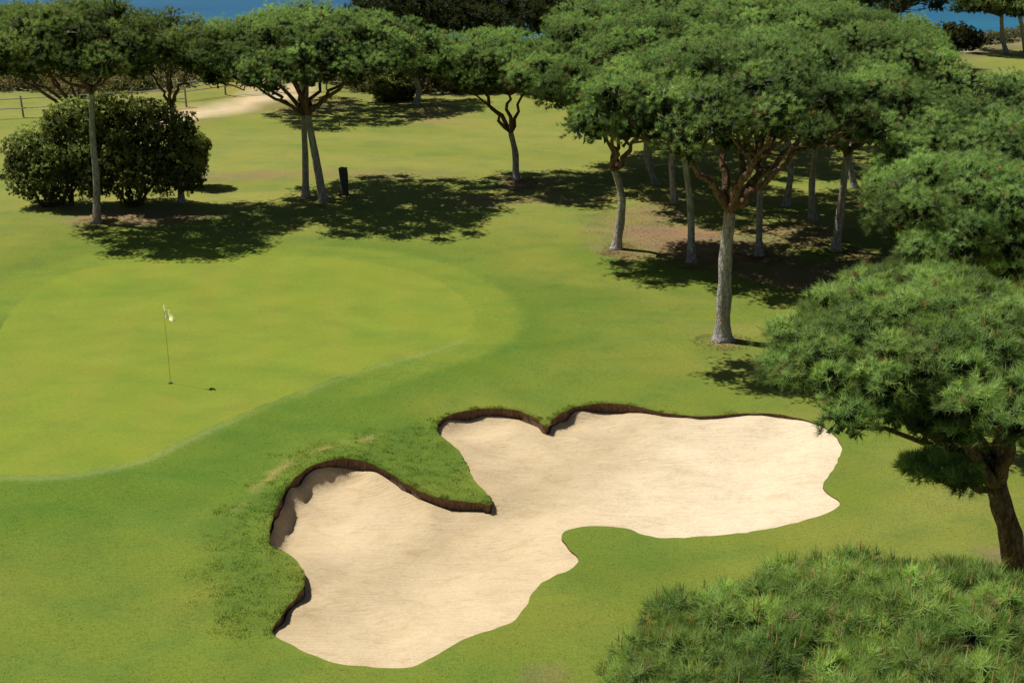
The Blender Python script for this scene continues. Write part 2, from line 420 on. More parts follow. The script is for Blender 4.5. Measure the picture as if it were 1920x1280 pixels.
o = mesh_obj('bunker_lip', LV, LF, M['soil'], smooth=True); tag(o, kind='structure')

# sea
o = mesh_obj('sea', [(-9000, -3000, SEA_Z), (9000, -3000, SEA_Z), (9000, 12000, SEA_Z), (-9000, 12000, SEA_Z)], [[0, 1, 2, 3]], M['sea']); tag(o, kind='structure')
# the coast is open water beyond the cliff only: sea bed side is hidden by the land sheet

# ---------------------------------------------------------------- grass blades (nobody could count them)
def blades(name, x, y, h, w, col, lean=.5):
    n = len(x); z = terrain(x, y)-.004
    a = rng.uniform(0, 6.283, n); b_ = rng.uniform(0, 6.283, n); ll = rng.uniform(0, lean, n)*h
    bx, by = np.cos(a)*w/2, np.sin(a)*w/2
    V = np.empty((n, 3, 3)); V[:, 0] = np.stack([x-bx, y-by, z], 1); V[:, 1] = np.stack([x+bx, y+by, z], 1)
    V[:, 2] = np.stack([x+np.cos(b_)*ll, y+np.sin(b_)*ll, z+h], 1)
    cc = np.repeat(col, 3, 0).reshape(n, 3, 3).copy(); cc *= 1.35; cc[:, :2] *= .85
    o = mesh_obj(name, V.reshape(-1, 3), np.arange(3*n).reshape(n, 3), M['blade'], col=cc.reshape(-1, 3))
    return tag(o, kind='stuff')
bx, by = tuft_poly.min(0)-.7, tuft_poly.max(0)+.7
nt_ = 6500
tx = rng.uniform(bx[0], by[0], nt_); ty = rng.uniform(bx[1], by[1], nt_)
k = (sdf(tuft_poly, tx, ty)+.35*vnoise(tx, ty, .6, 3)+rng.exponential(.22, nt_) < .35) & (sdf(BK, tx, ty) > .08); tx, ty = tx[k], ty[k]
per = 16
gx = np.repeat(tx, per)+rng.normal(0, .06, len(tx)*per); gy = np.repeat(ty, per)+rng.normal(0, .05, len(tx)*per)
gh = np.repeat(rng.uniform(.010, .036, len(tx))+.04*(rng.random(len(tx)) < .07), per)*rng.uniform(.6, 1.1, len(gx))
base = (turf_col(gx, gy)*.6+np.array([.10, .155, .025])*.4)*np.repeat(rng.uniform(.8, 1.3, len(tx)), per)[:, None]
k = sdf(BK, gx, gy) > .03; gx, gy, gh, base = gx[k], gy[k], gh[k], base[k]
o = blades('rough_grass', gx, gy, gh, .013, base*rng.uniform(.75, 1.3, (len(gx), 1)), .9)
o['label'] = 'tufty longer grass on the bank left of and behind the bunker'; o['category'] = 'grass'
# shaggy edge hanging over the bunker
ne = 36000
ii = rng.integers(0, n, ne); t = rng.uniform(0, 1, ne); jj = (ii+1) % n
rq = rng.random(ne)
ex = BK[ii, 0]*(1-t)+BK[jj, 0]*t+out_[ii, 0]*(.0+.17*rq**2.5); ey = BK[ii, 1]*(1-t)+BK[jj, 1]*t+out_[ii, 1]*(.0+.17*rq**2.5)
eh = rng.uniform(.012, .035, ne)*(.7+1.6*np.clip(vnoise(BK[ii, 0], BK[ii, 1], .16, 5), 0, 1))*np.clip(BK[ii, 2]/.2, 0, 1)
k = BK[ii, 2] > .09; ex, ey, eh = ex[k], ey[k], eh[k]; ne = len(ex)
o = blades('edge_grass', ex, ey, eh, .014, turf_col(ex, ey)*rng.uniform(.7, 1.3, (ne, 1)), 1.2)
o['label'] = 'fringe of short grass growing along the rim of the sand bunker'; o['category'] = 'grass'
# short rough everywhere near the camera
nr = 210000
rx = rng.uniform(-13, 15, nr); ry = 17.5+rng.uniform(0, 1, nr)**1.4*21
k = (sdf(GR, rx, ry) > .25) & (sdf(BK[::2], rx, ry) > .12); rx, ry = rx[k], ry[k]
cl = vnoise(rx, ry, .35, 3)+vnoise(rx, ry, .14, 6)*.6
k = cl+rng.uniform(-1, 1, len(rx)) > -.1; rx, ry = rx[k], ry[k]
o = blades('mown_rough_grass', rx, ry, rng.uniform(.01, .028, len(rx)), .014, turf_col(rx, ry)*rng.uniform(.7, 1.35, (len(rx), 1)), 1.3)
o['label'] = 'mown rough grass between the green and the foreground pines'; o['category'] = 'grass'

# fallen needles, cone scales and bits of twig under the pines
lx, ly = [], []
for (a, b_, ra, rb, q_) in dirt[:10]+[(1356,640,50,14,1),(1156,470,36,12,1),(1297,492,40,12,1),(182,418,40,10,1),(600,376,60,10,1),(1424,480,40,12,1),(1567,472,40,12,1)]:
    w0 = W(a, b_); w1 = W(a+ra, b_); w2 = W(a, b_-rb); m_ = 2600
    rr = np.sqrt(rng.random(m_))*1.15; aa = rng.uniform(0, 6.283, m_)
    lx.append(w0[0]+(w1[0]-w0[0])*rr*np.cos(aa)); ly.append(w0[1]+(w2[1]-w0[1])*rr*np.sin(aa))
lx = np.concatenate(lx); ly = np.concatenate(ly)
k = vnoise(lx, ly, .5, 4)+rng.uniform(-1, 1, len(lx)) > .1; lx, ly = lx[k], ly[k]
o = blades('needle_litter', lx, ly, rng.uniform(.008, .03, len(lx)), .035, np.array([[.13, .08, .045]])*rng.uniform(.5, 2.2, (len(lx), 1)), 5)
o['label'] = 'brown fallen needles and twigs scattered on the bare soil under the pines'; o['category'] = 'litter'

# ---------------------------------------------------------------- foliage
def unit(v): return v/(np.linalg.norm(v, axis=1)[:, None]+1e-9)
def rdir(n): return unit(rng.normal(size=(n, 3)))
def clumps_for(lobe):
    """lobe: centre, radius, half height, spacing -> clump centres (n,4: x y z r)"""
    c, R, T, s = lobe
    R = R*1.06
    out = []; tries = int(60*(R/s)**2)
    ph = rng.uniform(0, 6.28, 3)
    for _ in range(tries):
        r = R*math.sqrt(rng.random()); a = rng.uniform(0, 6.283)
        lim = R*(.9+.09*math.sin(3*a+ph[0])+.07*math.sin(5*a+ph[1]))
        if r > lim-s*.28: continue
        q = math.sqrt(max(0, 1-(r/R)**2))
        lay = rng.random()
        z = c[2]+T*(1.15*q-.55)-(T*.9*q*rng.random() if lay < .35 else 0)+rng.uniform(-.12, .12)*s
        p = (c[0]+r*math.cos(a), c[1]+r*math.sin(a)*1.3, z)
        if all((p[0]-o_[0])**2+(p[1]-o_[1])**2+1.5*(p[2]-o_[2])**2 > (s*.8)**2 for o_ in out):
            out.append((*p, s*rng.uniform(.56, .84)))
    return out
def foliage(cl, tufts, npt, L, w, pal, inner, fill=110, updir=.5, flat=.75, cut=-.45, spread=.75, quad=False):
    """needle tufts spread over clump shells -> vertices, faces, colours"""
    cl = np.array(cl); nC = len(cl)
    nt_ = (cl[:, 3]**2/np.mean(cl[:, 3]**2)*tufts/nC).astype(int)+1
    ci = np.repeat(np.arange(nC), nt_); N = len(ci)
    d = rdir(N); d[:, 2] = np.where(d[:, 2] < cut, -d[:, 2], d[:, 2])
    rad = cl[ci, 3]*rng.uniform(.62, 1.06, N)*(1+.16*np.sin(d[:, 0]*7+ci)*np.sin(d[:, 1]*6+ci*2))
    p = cl[ci, :3]+d*rad[:, None]*np.array([1, 1, flat])
    # drop tufts buried in a neighbouring clump
    keep = np.ones(N, bool)
    for q in range(nC):
        dd = (p-cl[q, :3])/np.array([1, 1, flat]); keep &= ~(((dd**2).sum(1) < (cl[q, 3]*.66)**2) & (ci != q))
    p, d, ci = p[keep], d[keep], ci[keep]; N = len(p)
    ax = unit(d*.8+np.array([0, 0, updir])+rdir(N)*.35)
    tc = pal[0][None]*(1-0)+0*p
    mixv = np.clip(rng.normal(.5, .18, N)+.30*(rng.random(nC)-.5)[ci]*2, 0, 1)
    tc = lerp(np.repeat(pal[0][None], N, 0), pal[1], mixv)
    brown = rng.random(N) < pal[3]
    tc[brown] = pal[2]*rng.uniform(.7, 1.2, (brown.sum(), 1))
    tc = tc*rng.uniform(.86, 1.14, (N, 1))*(.62+.66*rng.random(nC))[ci][:, None]
    tc = tc*(.42+.74*sm(-.4, .8, d[:, 2]))[:, None]  # sunlit clump tops and shaded undersides put into the tuft colour
    nb = N*npt
    P0 = np.repeat(p, npt, 0)+rng.normal(0, L*.10, (nb, 3)); A = np.repeat(ax, npt, 0); D = np.repeat(d, npt, 0)
    nd_ = unit(A*(1-spread*.45)+rdir(nb)*spread)
    ln = L*rng.uniform(.65, 1.15, nb)[:, None]
    side = unit(np.cross(nd_, unit(D+rdir(nb)*.4)))*(w/2)
    tip = P0+nd_*ln
    cc = np.repeat(tc, npt, 0)
    if quad:
        mid = P0+nd_*ln*.5
        V = np.stack([P0, mid-side, tip, mid+side], 1).reshape(-1, 3); kf = 4
        K = np.repeat(cc, 4, 0)
    else:
        V = np.stack([P0-side, P0+side, tip], 1).reshape(-1, 3); kf = 3
        K = np.repeat(cc, 3, 0).reshape(-1, 3, 3).copy(); K[:, :2] *= .8; K[:, 2] *= 1.12; K = K.reshape(-1, 3)
    Fv = np.arange(len(V)).reshape(-1, kf)
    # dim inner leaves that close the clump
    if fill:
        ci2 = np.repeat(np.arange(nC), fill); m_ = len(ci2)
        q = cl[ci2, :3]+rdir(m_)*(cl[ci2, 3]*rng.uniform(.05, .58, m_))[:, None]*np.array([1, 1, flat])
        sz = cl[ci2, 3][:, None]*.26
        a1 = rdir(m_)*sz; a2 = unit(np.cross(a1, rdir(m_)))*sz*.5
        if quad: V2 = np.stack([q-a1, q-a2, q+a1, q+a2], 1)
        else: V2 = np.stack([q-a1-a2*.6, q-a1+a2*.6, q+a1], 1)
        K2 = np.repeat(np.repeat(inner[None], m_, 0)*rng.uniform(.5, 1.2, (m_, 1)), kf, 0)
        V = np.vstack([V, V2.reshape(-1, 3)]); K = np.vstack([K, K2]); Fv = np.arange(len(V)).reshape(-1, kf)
    return V, Fv, K
def tube(paths, sides=8):
    """paths: list of (points, radii) -> one mesh of tapered tubes"""
    V, Fc = [], []
    off = 0
    for P, R in paths:
        P = np.asarray(P, float); m_ = len(P)
        T = np.gradient(P, axis=0); T = unit(T)
        up = np.array([0, 1., .1]) if abs(T[0][2]) > .5 else np.array([0, 0, 1.])
        for i_ in range(m_):
            u = np.cross(T[i_], up); u /= np.linalg.norm(u)+1e-9; v = np.cross(T[i_], u)
            for s_ in range(sides):
                a = 2*math.pi*s_/sides
                r = R[i_]*(1+.10*math.sin(a*3+i_*.7)+.06*math.sin(a*2+i_*1.3))
                V.append(P[i_]+r*(math.cos(a)*u+math.sin(a)*v))
        for i_ in range(m_-1):
            for s_ in range(sides):
                s2 = (s_+1) % sides
                Fc.append([off+i_*sides+s_, off+i_*sides+s2, off+(i_+1)*sides+s2, off+(i_+1)*sides+s_])
        Fc.append([off+(m_-1)*sides+s_ for s_ in range(sides)])
        Fc.append([off+s_ for s_ in range(sides)][::-1])
        off = len(V)
    return np.array(V), Fc
def curve(a, b_, sag, n_=7, wob=.03):
    a, b_ = np.asarray(a, float), np.asarray(b_, float)
    L = np.linalg.norm(b_-a); m_ = (a+b_)/2+np.array([0, 0, sag*L])
    t = np.linspace(0, 1, n_)[:, None]
    P = (1-t)**2*a+2*t*(1-t)*m_+t*t*b_
    P[1:-1] += rng.normal(0, wob*L, (n_-2, 3))*np.array([1, 1, .6])
    return P

PAL = (np.array([.180, .300, .112]), np.array([.325, .465, .170]), np.array([.30, .21, .10]), .03)
PAL_NEAR = (np.array([.165, .275, .092]), np.array([.36, .49, .17]), np.array([.30, .20, .10]), .03)
PAL_FRONT = (np.array([.14, .25, .070]), np.array([.40, .54, .165]), np.array([.45, .35, .20]), .03)
PAL_DARK = (np.array([.025, .038, .015]), np.array([.055, .072, .024]), np.array([.07, .04, .02]), .05)  # shaded side of the back pines painted into these needle colours
PAL_MID = (np.array([.130, .205, .072]), np.array([.27, .355, .125]), np.array([.15, .10, .045]), .04)
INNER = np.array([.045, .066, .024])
GROUP = 'stone pines standing round the golf green'

def pine(label, base, lobes, fork=None, trunk=None, tr=.17, k=4, tufts=6500, npt=25, L=.145, w=.0135, pal=PAL, sp=1.08, group=GROUP, z0=None, candles=0, via=None, bark='bark'):
    """base px; lobes: (px, py, R px, half height m, depth offset m); fork px"""
    B = W(*base); B[2] = float(terrain(B[:1], B[1:2])[0])-.05
    root = empty('stone_pine', B); tag(root, label, 'pine tree', group)
    lob = []
    for (a, b_, R, T, dy) in lobes:
        c = atY(a, b_, B[1]+dy); lob.append((c, R*mpp(a, b_, B[1]+dy), T, sp))
    cl = []
    for l_ in lob: cl += clumps_for(l_)
    c0 = lob[0][0]
    if fork is None: Fk = B*.42+c0*.58; Fk[:2] = B[:2]*.6+c0[:2]*.4
    else: Fk = atY(fork[0], fork[1], B[1])
    pts = [B]
    for q in (via or []): pts.append(atY(q[0], q[1], B[1]))
    pts.append(Fk)
    if not via: pts.insert(1, (B+Fk)/2+np.array([rng.normal(0, .12), rng.normal(0, .1), 0]))
    P = catmull(pts, 6, False); nP = len(P)
    tt = np.linspace(0, 1, nP)
    R = tr*(1-.34*tt)*(1+.75*np.exp(-tt*20))
    V, Fc = tube([(P, R)], 12)
    mesh_obj('trunk', V, Fc, M[bark], root, smooth=True, base=B)
    cla = np.array(cl)
    # main limbs: group the clumps by bearing from the fork
    ang = np.arctan2(cla[:, 1]-c0[1], cla[:, 0]-c0[0])+rng.uniform(0, 6.28)
    g = np.floor((ang % 6.2832)/(6.2832/k)).astype(int) % k
    if len(lob) > 1:
        cnt = 0; start = 0
        for li, l_ in enumerate(lob):
            pass
    for q in range(k):
        mem = cla[g == q]
        if not len(mem): continue
        cen = mem[:, :3].mean(0); cen[2] = min(cen[2], mem[:, 2].min()+.25)-.15
        end = Fk+(cen-Fk)*.72
        Pm = curve(Fk, end, .06, 8, .035)
        r0 = tr*.62*rng.uniform(.75, 1.05)
        paths = [(Pm, np.linspace(r0, r0*.5, 8))]
        for c_ in mem:
            nn = int(np.argmin(((Pm[3:]-c_[:3])**2).sum(1)))+3
            paths.append((curve(Pm[nn], c_[:3]-np.array([0, 0, .1]), -.06, 6, .04), np.linspace(r0*.36, .018, 6)))
        V, Fc = tube(paths, 7)
        mesh_obj('branch', V, Fc, M['limb'], root, smooth=True, base=B)
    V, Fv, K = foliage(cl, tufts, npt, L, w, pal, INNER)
    if candles:      # upright brown young shoots are part of the foliage
        ci = rng.integers(0, len(cla), candles); d = rdir(candles); d[:, 2] = np.abs(d[:, 2])*.8+.45; d = unit(d)
        p = cla[ci, :3]+d*(cla[ci, 3]*1.0)[:, None]*np.array([1, 1, .75])
        for q in range(3):
            a_ = q*2.1; o_ = np.array([math.cos(a_), math.sin(a_), 0])*.017; o2 = np.array([math.cos(a_+2.1), math.sin(a_+2.1), 0])*.017
            tp = p+np.stack([rng.normal(0, .004, candles), rng.normal(0, .004, candles), np.linspace(.12, .24, candles)], 1)
            V = np.vstack([V, np.stack([p+o_, p+o2, tp], 1).reshape(-1, 3)]); K = np.vstack([K, np.repeat(np.array([[.60, .46, .26]]), candles*3, 0)])
        Fv = np.arange(len(V)).reshape(-1, 3)
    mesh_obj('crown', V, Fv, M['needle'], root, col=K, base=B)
    return root

# left group
pine('tall stone pine with a slim pale trunk in front of the dark bushes', (182,417), [(165,70,155,1.3,0),(90,110,115,.9,.5),(200,110,110,.9,-1.6)], fork=(172,175), via=[(180,330),(173,240)], tr=.14, pal=PAL_MID, k=5)
pine('pine behind the left bush, its dark limb reaching to the left edge', (150,300), [(40,60,130,1.1,0),(-20,80,100,.9,0)], fork=(140,215), tr=.16, pal=PAL_MID, k=5)
pine('narrow pine rising at the right side of the dark bushes', (341,380), [(318,85,75,1.3,0),(270,120,60,.8,.5),(330,110,80,.9,-1.6)], fork=(322,200), via=[(335,300)], tr=.13, pal=PAL_MID, k=4, tufts=2200)
# middle pair
pine('left trunk of the pine pair beside the short stump', (574,368), [(475,90,132,1.15,.4),(410,110,75,.9,0),(500,135,105,.8,-2.6),(420,130,80,.8,-2.2),(560,60,120,.9,2.4)], fork=(570,215), via=[(572,300)], tr=.15, k=5)
pine('leaning right trunk of the pine pair beside the short stump', (608,376), [(615,80,155,1.2,0),(690,110,95,.9,0),(640,130,120,.8,-2.6),(700,80,120,.9,2.4)], fork=(578,215), via=[(592,300)], tr=.18, k=5, tufts=6500)
pine('pine behind the trunk pair, its crown hidden, casting the round shadow on the fairway', (565,207), [(570,75,150,1.1,0)], tr=.2, tufts=2400, npt=10, w=.04, L=.26)
pine('pine whose crown fills the gap between the trunk pair and the fork-trunked pine', (780,196), [(775,105,85,.9,0)], tr=.18, tufts=2400, npt=10, w=.04, L=.26)
pine('lone fork-trunked pine in the middle of the picture on bare soil', (968,336), [(925,115,122,1.2,0),(860,130,78,.9,.5),(1000,125,75,.9,.5),(940,120,90,.9,-1.8)], fork=(958,248), via=[(966,290)], tr=.16, k=4)
# big canopy on the right
pine('pine with a curved grey trunk at the left edge of the big grove', (1156,468), [(1165,205,98,1.0,0),(1230,190,90,.9,.6),(1150,225,70,.8,-1.3)], fork=(1152,318), via=[(1162,420),(1166,370)], tr=.17, k=4)
pine('pine whose crown sticks out left of the big grove over the fairway', (1219,315), [(1080,135,110,1.1,0),(1150,110,130,1.2,.5)], fork=(1200,215), tr=.15, k=5)
pine('slim pine just behind the curved trunk at the left of the grove', (1231,347), [(1150,75,150,1.3,.4)], fork=(1225,220), tr=.13)
pine('second slim pine trunk in the left part of the grove', (1266,382), [(1270,95,165,1.3,.3)], fork=(1262,240), tr=.14)
pine('pine with a straight grey trunk between the curved trunk and the big front trunk', (1297,490), [(1260,165,155,1.15,.3),(1280,215,110,.9,-1.6),(1025,165,92,1.0,.4),(1110,190,80,.8,.2)], fork=(1285,300), via=[(1295,400)], tr=.14, k=5)
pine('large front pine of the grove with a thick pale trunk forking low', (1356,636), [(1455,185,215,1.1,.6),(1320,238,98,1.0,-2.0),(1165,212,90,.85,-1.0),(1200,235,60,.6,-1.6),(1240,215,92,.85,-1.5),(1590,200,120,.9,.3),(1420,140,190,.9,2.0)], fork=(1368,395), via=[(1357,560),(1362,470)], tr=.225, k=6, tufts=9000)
pine('dark short-trunked pine right behind the thick front trunk', (1424,477), [(1400,125,175,1.2,.2),(1420,180,130,.9,-1.4)], fork=(1425,330), tr=.13)
pine('pine deep in the grove behind the limbs of the front pine', (1474,385), [(1430,60,175,1.3,.2)], fork=(1472,250), tr=.14)
pine('pine deep in the grove with a sunlit streak on its trunk', (1524,412), [(1560,115,165,1.3,.2),(1540,170,120,1.0,-1.4)], fork=(1530,270), tr=.14)
pine('dark leaning pine at the right of the grove', (1567,470), [(1600,190,115,1.2,0),(1640,240,60,.9,-.3),(1570,225,90,.9,-1.5)], fork=(1588,290), via=[(1575,400)], tr=.16, k=5)
pine('pine with a side limb at the back right of the grove', (1604,352), [(1655,115,130,1.3,.2)], fork=(1612,230), tr=.14)
pine('rear pine whose crown makes the top left of the grove canopy', (1350,290), [(1150,50,125,1.3,.5),(1300,40,170,1.4,.5)], fork=(1340,180), tr=.16)
pine('rear pine whose crown makes the top middle of the grove canopy', (1480,285), [(1480,45,175,1.4,.5)], tr=.16)
pine('rear pine whose crown makes the top right shoulder of the grove', (1690,300), [(1650,85,125,1.3,.5),(1725,125,66,1.2,0)], tr=.16)
# right edge
pine('bright pine crown at the right edge directly above the nearest side pine', (1890,770), [(1830,400,200,1.35,0),(1740,395,110,1.0,.6),(1880,450,120,.9,-.5)], tr=.2, k=5, tufts=8500, npt=26, L=.14, w=.0125, sp=.95)
pine('bright pine crown at the right edge, middle one of the three stepping back', (1880,570), [(1830,285,195,1.4,0),(1735,315,100,1.1,.3),(1860,330,150,1.0,-1.2)], tr=.2, k=5, tufts=6500)
pine('farthest pine crown at the right edge below the seaside clearing', (1920,455), [(1865,205,185,1.3,0),(1760,220,85,1.0,.3),(1850,240,150,1.0,-1.2)], tr=.18, k=5, tufts=4500)
pine('pine crown low at the right edge between the two big right-hand crowns', (1960,700), [(1935,455,90,.9,-.5)], tr=.18, k=4, tufts=2400)
pine('nearest side pine leaning over the bunker, its dark trunk at the right edge', (1965,1330), [(1765,645,290,.9,.2),(1600,700,155,.62,-.5),(1860,725,200,.7,-.8),(1760,610,200,.75,.9)], fork=(1868,905), via=[(1925,1160),(1903,1050),(1888,980)], tr=.22, k=6, tufts=15000, npt=28, L=.135, w=.010, pal=PAL_NEAR, sp=.60, bark='limb')  # trunk takes the darker limb bark to paint in its shade
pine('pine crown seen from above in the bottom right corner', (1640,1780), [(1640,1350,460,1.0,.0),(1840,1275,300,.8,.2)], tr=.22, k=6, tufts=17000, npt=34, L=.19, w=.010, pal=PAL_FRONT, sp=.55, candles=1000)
# back
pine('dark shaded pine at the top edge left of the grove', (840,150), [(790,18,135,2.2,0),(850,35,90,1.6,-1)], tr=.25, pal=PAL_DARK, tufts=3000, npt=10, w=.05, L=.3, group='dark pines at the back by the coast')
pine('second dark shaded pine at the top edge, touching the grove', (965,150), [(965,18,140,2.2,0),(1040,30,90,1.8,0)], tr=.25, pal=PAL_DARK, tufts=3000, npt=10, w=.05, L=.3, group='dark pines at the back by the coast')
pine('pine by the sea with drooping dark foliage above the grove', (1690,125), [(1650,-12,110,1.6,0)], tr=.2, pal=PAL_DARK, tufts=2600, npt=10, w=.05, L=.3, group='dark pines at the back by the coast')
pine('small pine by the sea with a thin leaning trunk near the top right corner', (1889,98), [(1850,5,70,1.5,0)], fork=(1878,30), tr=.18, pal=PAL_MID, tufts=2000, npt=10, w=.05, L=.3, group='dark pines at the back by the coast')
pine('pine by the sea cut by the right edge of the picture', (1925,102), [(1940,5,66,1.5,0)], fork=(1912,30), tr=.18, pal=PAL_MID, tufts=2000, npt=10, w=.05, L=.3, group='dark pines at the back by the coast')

# side lobe hanging under the nearest side pine's crown belongs to that pine
near = [o_ for o_ in C.objects if o_.get('label', '').startswith('nearest side pine')][0]
B = np.array(near.location)
c1 = atY(1768, 884, B[1]-.2); a1 = atY(1866, 915, B[1]); cl = clumps_for((c1, 62*mpp(1775, 872, B[1]), .18, .29))
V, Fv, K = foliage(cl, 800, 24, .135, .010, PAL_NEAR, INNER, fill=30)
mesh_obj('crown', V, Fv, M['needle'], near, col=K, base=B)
Pm = curve(a1, c1-np.array([0, 0, .1]), -.1, 7, .03)
V, Fc = tube([(Pm, np.linspace(.07, .03, 7))]+[(curve(Pm[4], c_[:3], 0, 5, .04), np.linspace(.025, .01, 5)) for c_ in cl], 7)
mesh_obj('branch', V, Fc, M['limb'], near, smooth=True, base=B)

# ---------------------------------------------------------------- bushes
def bush(label, base, lobes, pal, tufts, L=.14, w=.06, npt=9, sp=.7, group=None, name='bush'):
    B = W(*base); B[2] = float(terrain(B[:1], B[1:2])[0])
    root = empty(name, B); tag(root, label, 'bush', group)
    cl = []
    for (a, b_, R, T, dy) in lobes:
        c = atY(a, b_, B[1]+dy); Rm = R*mpp(a, b_, B[1]+dy)
        nC = int(9*Rm*Rm*T/ (sp**3)/ 3)+8
        for _ in range(nC):
            d = rdir(1)[0]*rng.uniform(.4, 1)**.4
            p = c+d*np.array([Rm-sp*.4, (Rm-sp*.4)*.8, T])
            cl.append((*p, sp*rng.uniform(.5, .85)))
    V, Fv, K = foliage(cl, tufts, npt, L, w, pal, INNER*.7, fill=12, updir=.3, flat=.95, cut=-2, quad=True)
    k_ = V[:, 2] > B[2]-.02
    V[:, 2] = np.maximum(V[:, 2], B[2]+.02)
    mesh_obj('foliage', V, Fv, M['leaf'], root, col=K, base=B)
    paths = []
    for _ in range(7):
        c_ = cl[rng.integers(len(cl))]
        s_ = B+np.array([rng.normal(0, .25), rng.normal(0, .2), -.05])
        paths.append((curve(s_, c_[:3], .05, 7, .04), np.linspace(.06, .02, 7)))
    V, Fc = tube(paths, 6)
    mesh_obj('stem', V, Fc, M['limb'], root, smooth=True, base=B)
    return root
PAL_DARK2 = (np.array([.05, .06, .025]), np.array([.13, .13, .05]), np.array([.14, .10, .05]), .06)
PB = (np.array([.15, .205, .08]), np.array([.33, .39, .15]), np.array([.14, .12, .05]), .03)
PB2 = (np.array([.17, .21, .085]), np.array([.36, .40, .15]), np.array([.09, .07, .03]), .03)
bush('olive green rounded bush at the far left under the tall pine', (110,385), [(85,310,76,1.2,0),(50,285,44,.9,0),(140,235,46,.8,.4),(175,265,50,1.0,.2),(170,315,55,1.1,-.2),(100,245,36,.6,.2)], PB, 12000, L=.11, w=.045)
bush('dark green bush right of the slim pale pine trunk', (260,385), [(260,310,90,1.3,0),(215,225,48,.8,.3),(270,235,55,.8,.2),(325,245,48,.9,.3),(335,300,50,1.1,-.2),(225,270,60,1.1,-.3)], PB2, 13000, L=.11, w=.045)
bush('small dark outer bush at the right end of the bush clump', (355,345), [(358,280,40,.85,0),(345,315,35,.7,0)], PB2, 4000, L=.11, w=.045, sp=.5)
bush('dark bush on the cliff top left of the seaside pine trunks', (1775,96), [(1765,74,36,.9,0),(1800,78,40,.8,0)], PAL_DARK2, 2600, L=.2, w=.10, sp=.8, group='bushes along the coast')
bush('dark bush in shade beside the round shadow beyond the far fairway', (735,186), [(735,165,42,.8,0)], PB2, 1500, L=.2, w=.09, sp=.7, group='bushes along the coast')

# coastal scrub : one mass of low plants on the dune edge
ns = 1100
sx = rng.uniform(-52, 6, ns); sy = land_edge(sx)-rng.uniform(.3, 11, ns)
k = (np.abs(sx+17) > 3.5) | (rng.random(ns) < .25); sx, sy = sx[k], sy[k]
sx2 = rng.uniform(34, 60, 60); sy2 = land_edge(sx2)-rng.uniform(-.5, 1.6, 60)
sx = np.concatenate([sx, sx2]); sy = np.concatenate([sy, sy2])
sr = rng.uniform(.35, .85, len(sx))
cl = np.stack([sx, sy, terrain(sx, sy)+sr*.3, sr], 1)
PS = (np.array([.11, .12, .06]), np.array([.21, .20, .11]), np.array([.26, .18, .08]), .15)
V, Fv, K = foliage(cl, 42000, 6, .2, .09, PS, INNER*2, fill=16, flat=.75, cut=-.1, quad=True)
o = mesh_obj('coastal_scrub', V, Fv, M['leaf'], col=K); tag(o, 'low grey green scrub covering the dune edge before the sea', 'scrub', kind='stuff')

# ---------------------------------------------------------------- fence
def box(c, ax, h):
    """c centre, ax 3 unit axes, h half sizes"""
    V = []
    for sx_ in (-1, 1):
        for sy_ in (-1, 1):
            for sz_ in (-1, 1): V.append(c+ax[0]*h[0]*sx_+ax[1]*h[1]*sy_+ax[2]*h[2]*sz_)
    return np.array(V), [[0, 1, 3, 2], [4, 6, 7, 5], [0, 4, 5, 1], [2, 3, 7, 6], [0, 2, 6, 4], [1, 5, 7, 3]]
def fence(label, px, spacing=2.6):
    pl = np.array(Wl(px)); seg = np.linalg.norm(np.diff(pl, axis=0), axis=1); s = np.concatenate([[0], np.cumsum(seg)])
    nP = int(s[-1]/spacing)+1; t = np.linspace(0, s[-1], nP)
    P = np.stack([np.interp(t, s, pl[:, 0]), np.interp(t, s, pl[:, 1])], 1)
    Z = terrain(P[:, 0], P[:, 1])
    root = empty('wooden_fence', (P[0, 0], P[0, 1], Z[0])); tag(root, label, 'fence')
    B = np.array([P[0, 0], P[0, 1], Z[0]])
    for q in range(nP):
        a = (P[q, 0], P[q, 1], Z[q]-.2); b_ = (P[q, 0]+rng.normal(0, .02), P[q, 1], Z[q]+1.15)
        V, Fc = tube([(curve(a, b_, 0, 3, 0), [.055, .05, .048])], 8)
        mesh_obj('post', V, Fc, M['wood'], root, smooth=False, base=B)
    for q in range(nP-1):
        for hz in (.5, 1.0):
            a = np.array([P[q, 0], P[q, 1]-.08, Z[q]+hz]); b_ = np.array([P[q+1, 0], P[q+1, 1]-.08, Z[q+1]+hz+rng.normal(0, .02)])
            V, Fc = tube([(curve(a, b_, -.004, 5, .002), [.032, .03, .032, .03, .032])], 6)
            mesh_obj('rail', V, Fc, M['wood'], root, smooth=False, base=B)
fence('weathered post and rail fence along the dune left of the sandy path', [(-60,222),(120,218),(330,206),(350,204)])
fence('post and rail fence behind the sandy path running to the middle trees', [(330,196),(430,186),(520,180),(640,172),(800,168)])

# ---------------------------------------------------------------- flagstick, cup, stump
fb = W(320, 718); fb[2] = float(terrain(fb[:1], fb[1:2])[0])
root = empty('flagstick', fb); tag(root, 'thin golf flagstick with a limp white flag on the green', 'golf flag')
V, Fc = tube([(np.array([fb+[0, 0, -.1], fb+[0, 0, 1.0], fb+[-.01, 0, 2.13]]), [.0045, .0045, .004])], 8)
mesh_obj('pole', V, Fc, M['pole'], root, smooth=True, base=fb)
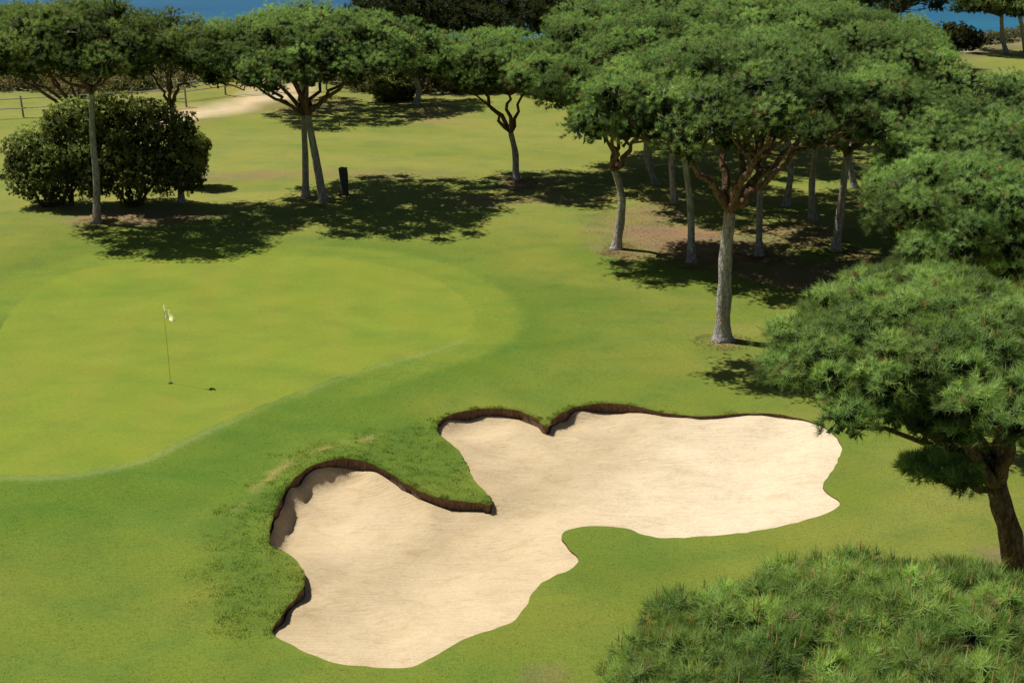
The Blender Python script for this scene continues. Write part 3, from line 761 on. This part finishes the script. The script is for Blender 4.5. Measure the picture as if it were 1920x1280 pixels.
# limp cloth: hangs from the top, folded, swinging out to the right at the foot
nu, nv = 9, 12; V = []
for v_ in range(nv):
    t = v_/(nv-1)
    for u_ in range(nu):
        s = u_/(nu-1)
        out = s*(.06+.24*min(1, t*1.4))+.015*math.sin(t*9)*s
        dz = 2.12-.40*t-.13*s*(1-t*.6)
        if t > .8: dz += .05*math.sin(s*7)
        V.append(fb+np.array([out-.01, .075*math.sin(s*9+t*2.5)*(.35+s), dz]))
Fc = [[v_*nu+u_, v_*nu+u_+1, (v_+1)*nu+u_+1, (v_+1)*nu+u_] for v_ in range(nv-1) for u_ in range(nu-1)]
mesh_obj('flag', np.array(V), Fc, M['flag'], root, smooth=True, base=fb, col=np.full((len(V), 3), .98))
# cup: a dark ring and disc set into the green around the pole
V, Fc = [], []
for r_, z_ in ((.062, .006), (.054, .010), (.050, .004)):
    for a in range(24): V.append(fb+np.array([r_*math.cos(a*.2618), r_*math.sin(a*.2618), z_]))
for q in range(2):
    for a in range(24): Fc.append([q*24+a, q*24+(a+1) % 24, (q+1)*24+(a+1) % 24, (q+1)*24+a])
Fc.append([48+a for a in range(24)])
o = mesh_obj('hole_cup', np.array(V), Fc, M['cup'], base=fb); tag(o, 'small dark hole cup at the foot of the flagstick', 'golf hole')

sb = W(646, 366); sb[2] = float(terrain(sb[:1], sb[1:2])[0])
root = empty('tree_stump', sb); tag(root, 'short dark upright stump standing right of the pine pair', 'tree stump')
zz = np.linspace(-.1, 1.06, 9); Pt = np.stack([sb[0]+.015*np.sin(zz*4)-.02*zz, sb[1]+0*zz, sb[2]+zz], 1)
V, Fc = tube([(Pt, [.21, .19, .175, .17, .168, .165, .168, .175, .17])], 14)
mesh_obj('trunk', V, Fc, M['stump'], root, smooth=True, base=sb)
V = []; 
for r_, z_ in ((.178, 1.05), (.182, 1.085), (.15, 1.10), (.0, 1.105)):
    for a in range(14): V.append(sb+np.array([r_*math.cos(a*.4488)-.02, r_*math.sin(a*.4488), z_+.012*math.sin(a*1.7)*(r_ > 0)]))
Fc = [[q*14+a, q*14+(a+1) % 14, (q+1)*14+(a+1) % 14, (q+1)*14+a] for q in range(3) for a in range(14)]
mesh_obj('cut_top', np.array(V), Fc, M['stump_top'], root, base=sb)

# ---------------------------------------------------------------- light
d0 = W(388, 730)-W(320, 718); hl = float(np.hypot(d0[0], d0[1]))
EL = math.radians(58.5)
dirv = Vector((d0[0]/hl*math.cos(EL), d0[1]/hl*math.cos(EL), -math.sin(EL)))
sun = bpy.data.lights.new('sun', 'SUN'); sun.energy = 5.0; sun.angle = math.radians(.5); sun.color = (1, .955, .87)
so = bpy.data.objects.new('sun', sun); C.objects.link(so); so.rotation_euler = dirv.to_track_quat('-Z', 'Y').to_euler(); so.location = (-20, 20, 40)
world = bpy.data.worlds.new('World'); scene.world = world; world.use_nodes = True
wn = world.node_tree; bg = wn.nodes['Background']
sky = wn.nodes.new('ShaderNodeTexSky'); sky.sky_type = 'NISHITA'; sky.sun_disc = False
sky.sun_elevation = EL; sky.sun_rotation = math.atan2(-dirv.x, -dirv.y) % (2*math.pi)
wn.links.new(sky.outputs[0], bg.inputs[0]); bg.inputs[1].default_value = .042

cam = bpy.data.cameras.new('camera'); cam.sensor_width = 36; cam.lens = F/1920*36; cam.clip_end = 20000; cam.clip_start = .1
co = bpy.data.objects.new('camera', cam); C.objects.link(co); co.location = (0, 0, H)
co.rotation_euler = (math.pi/2-PITCH, 0, 0)
scene.camera = co
scene.view_settings.view_transform = 'Standard'; scene.view_settings.look = 'None'; scene.view_settings.exposure = 0
scene.render.film_transparent = False
scene.cycles.max_bounces = 6; scene.cycles.transmission_bounces = 3; scene.cycles.diffuse_bounces = 3
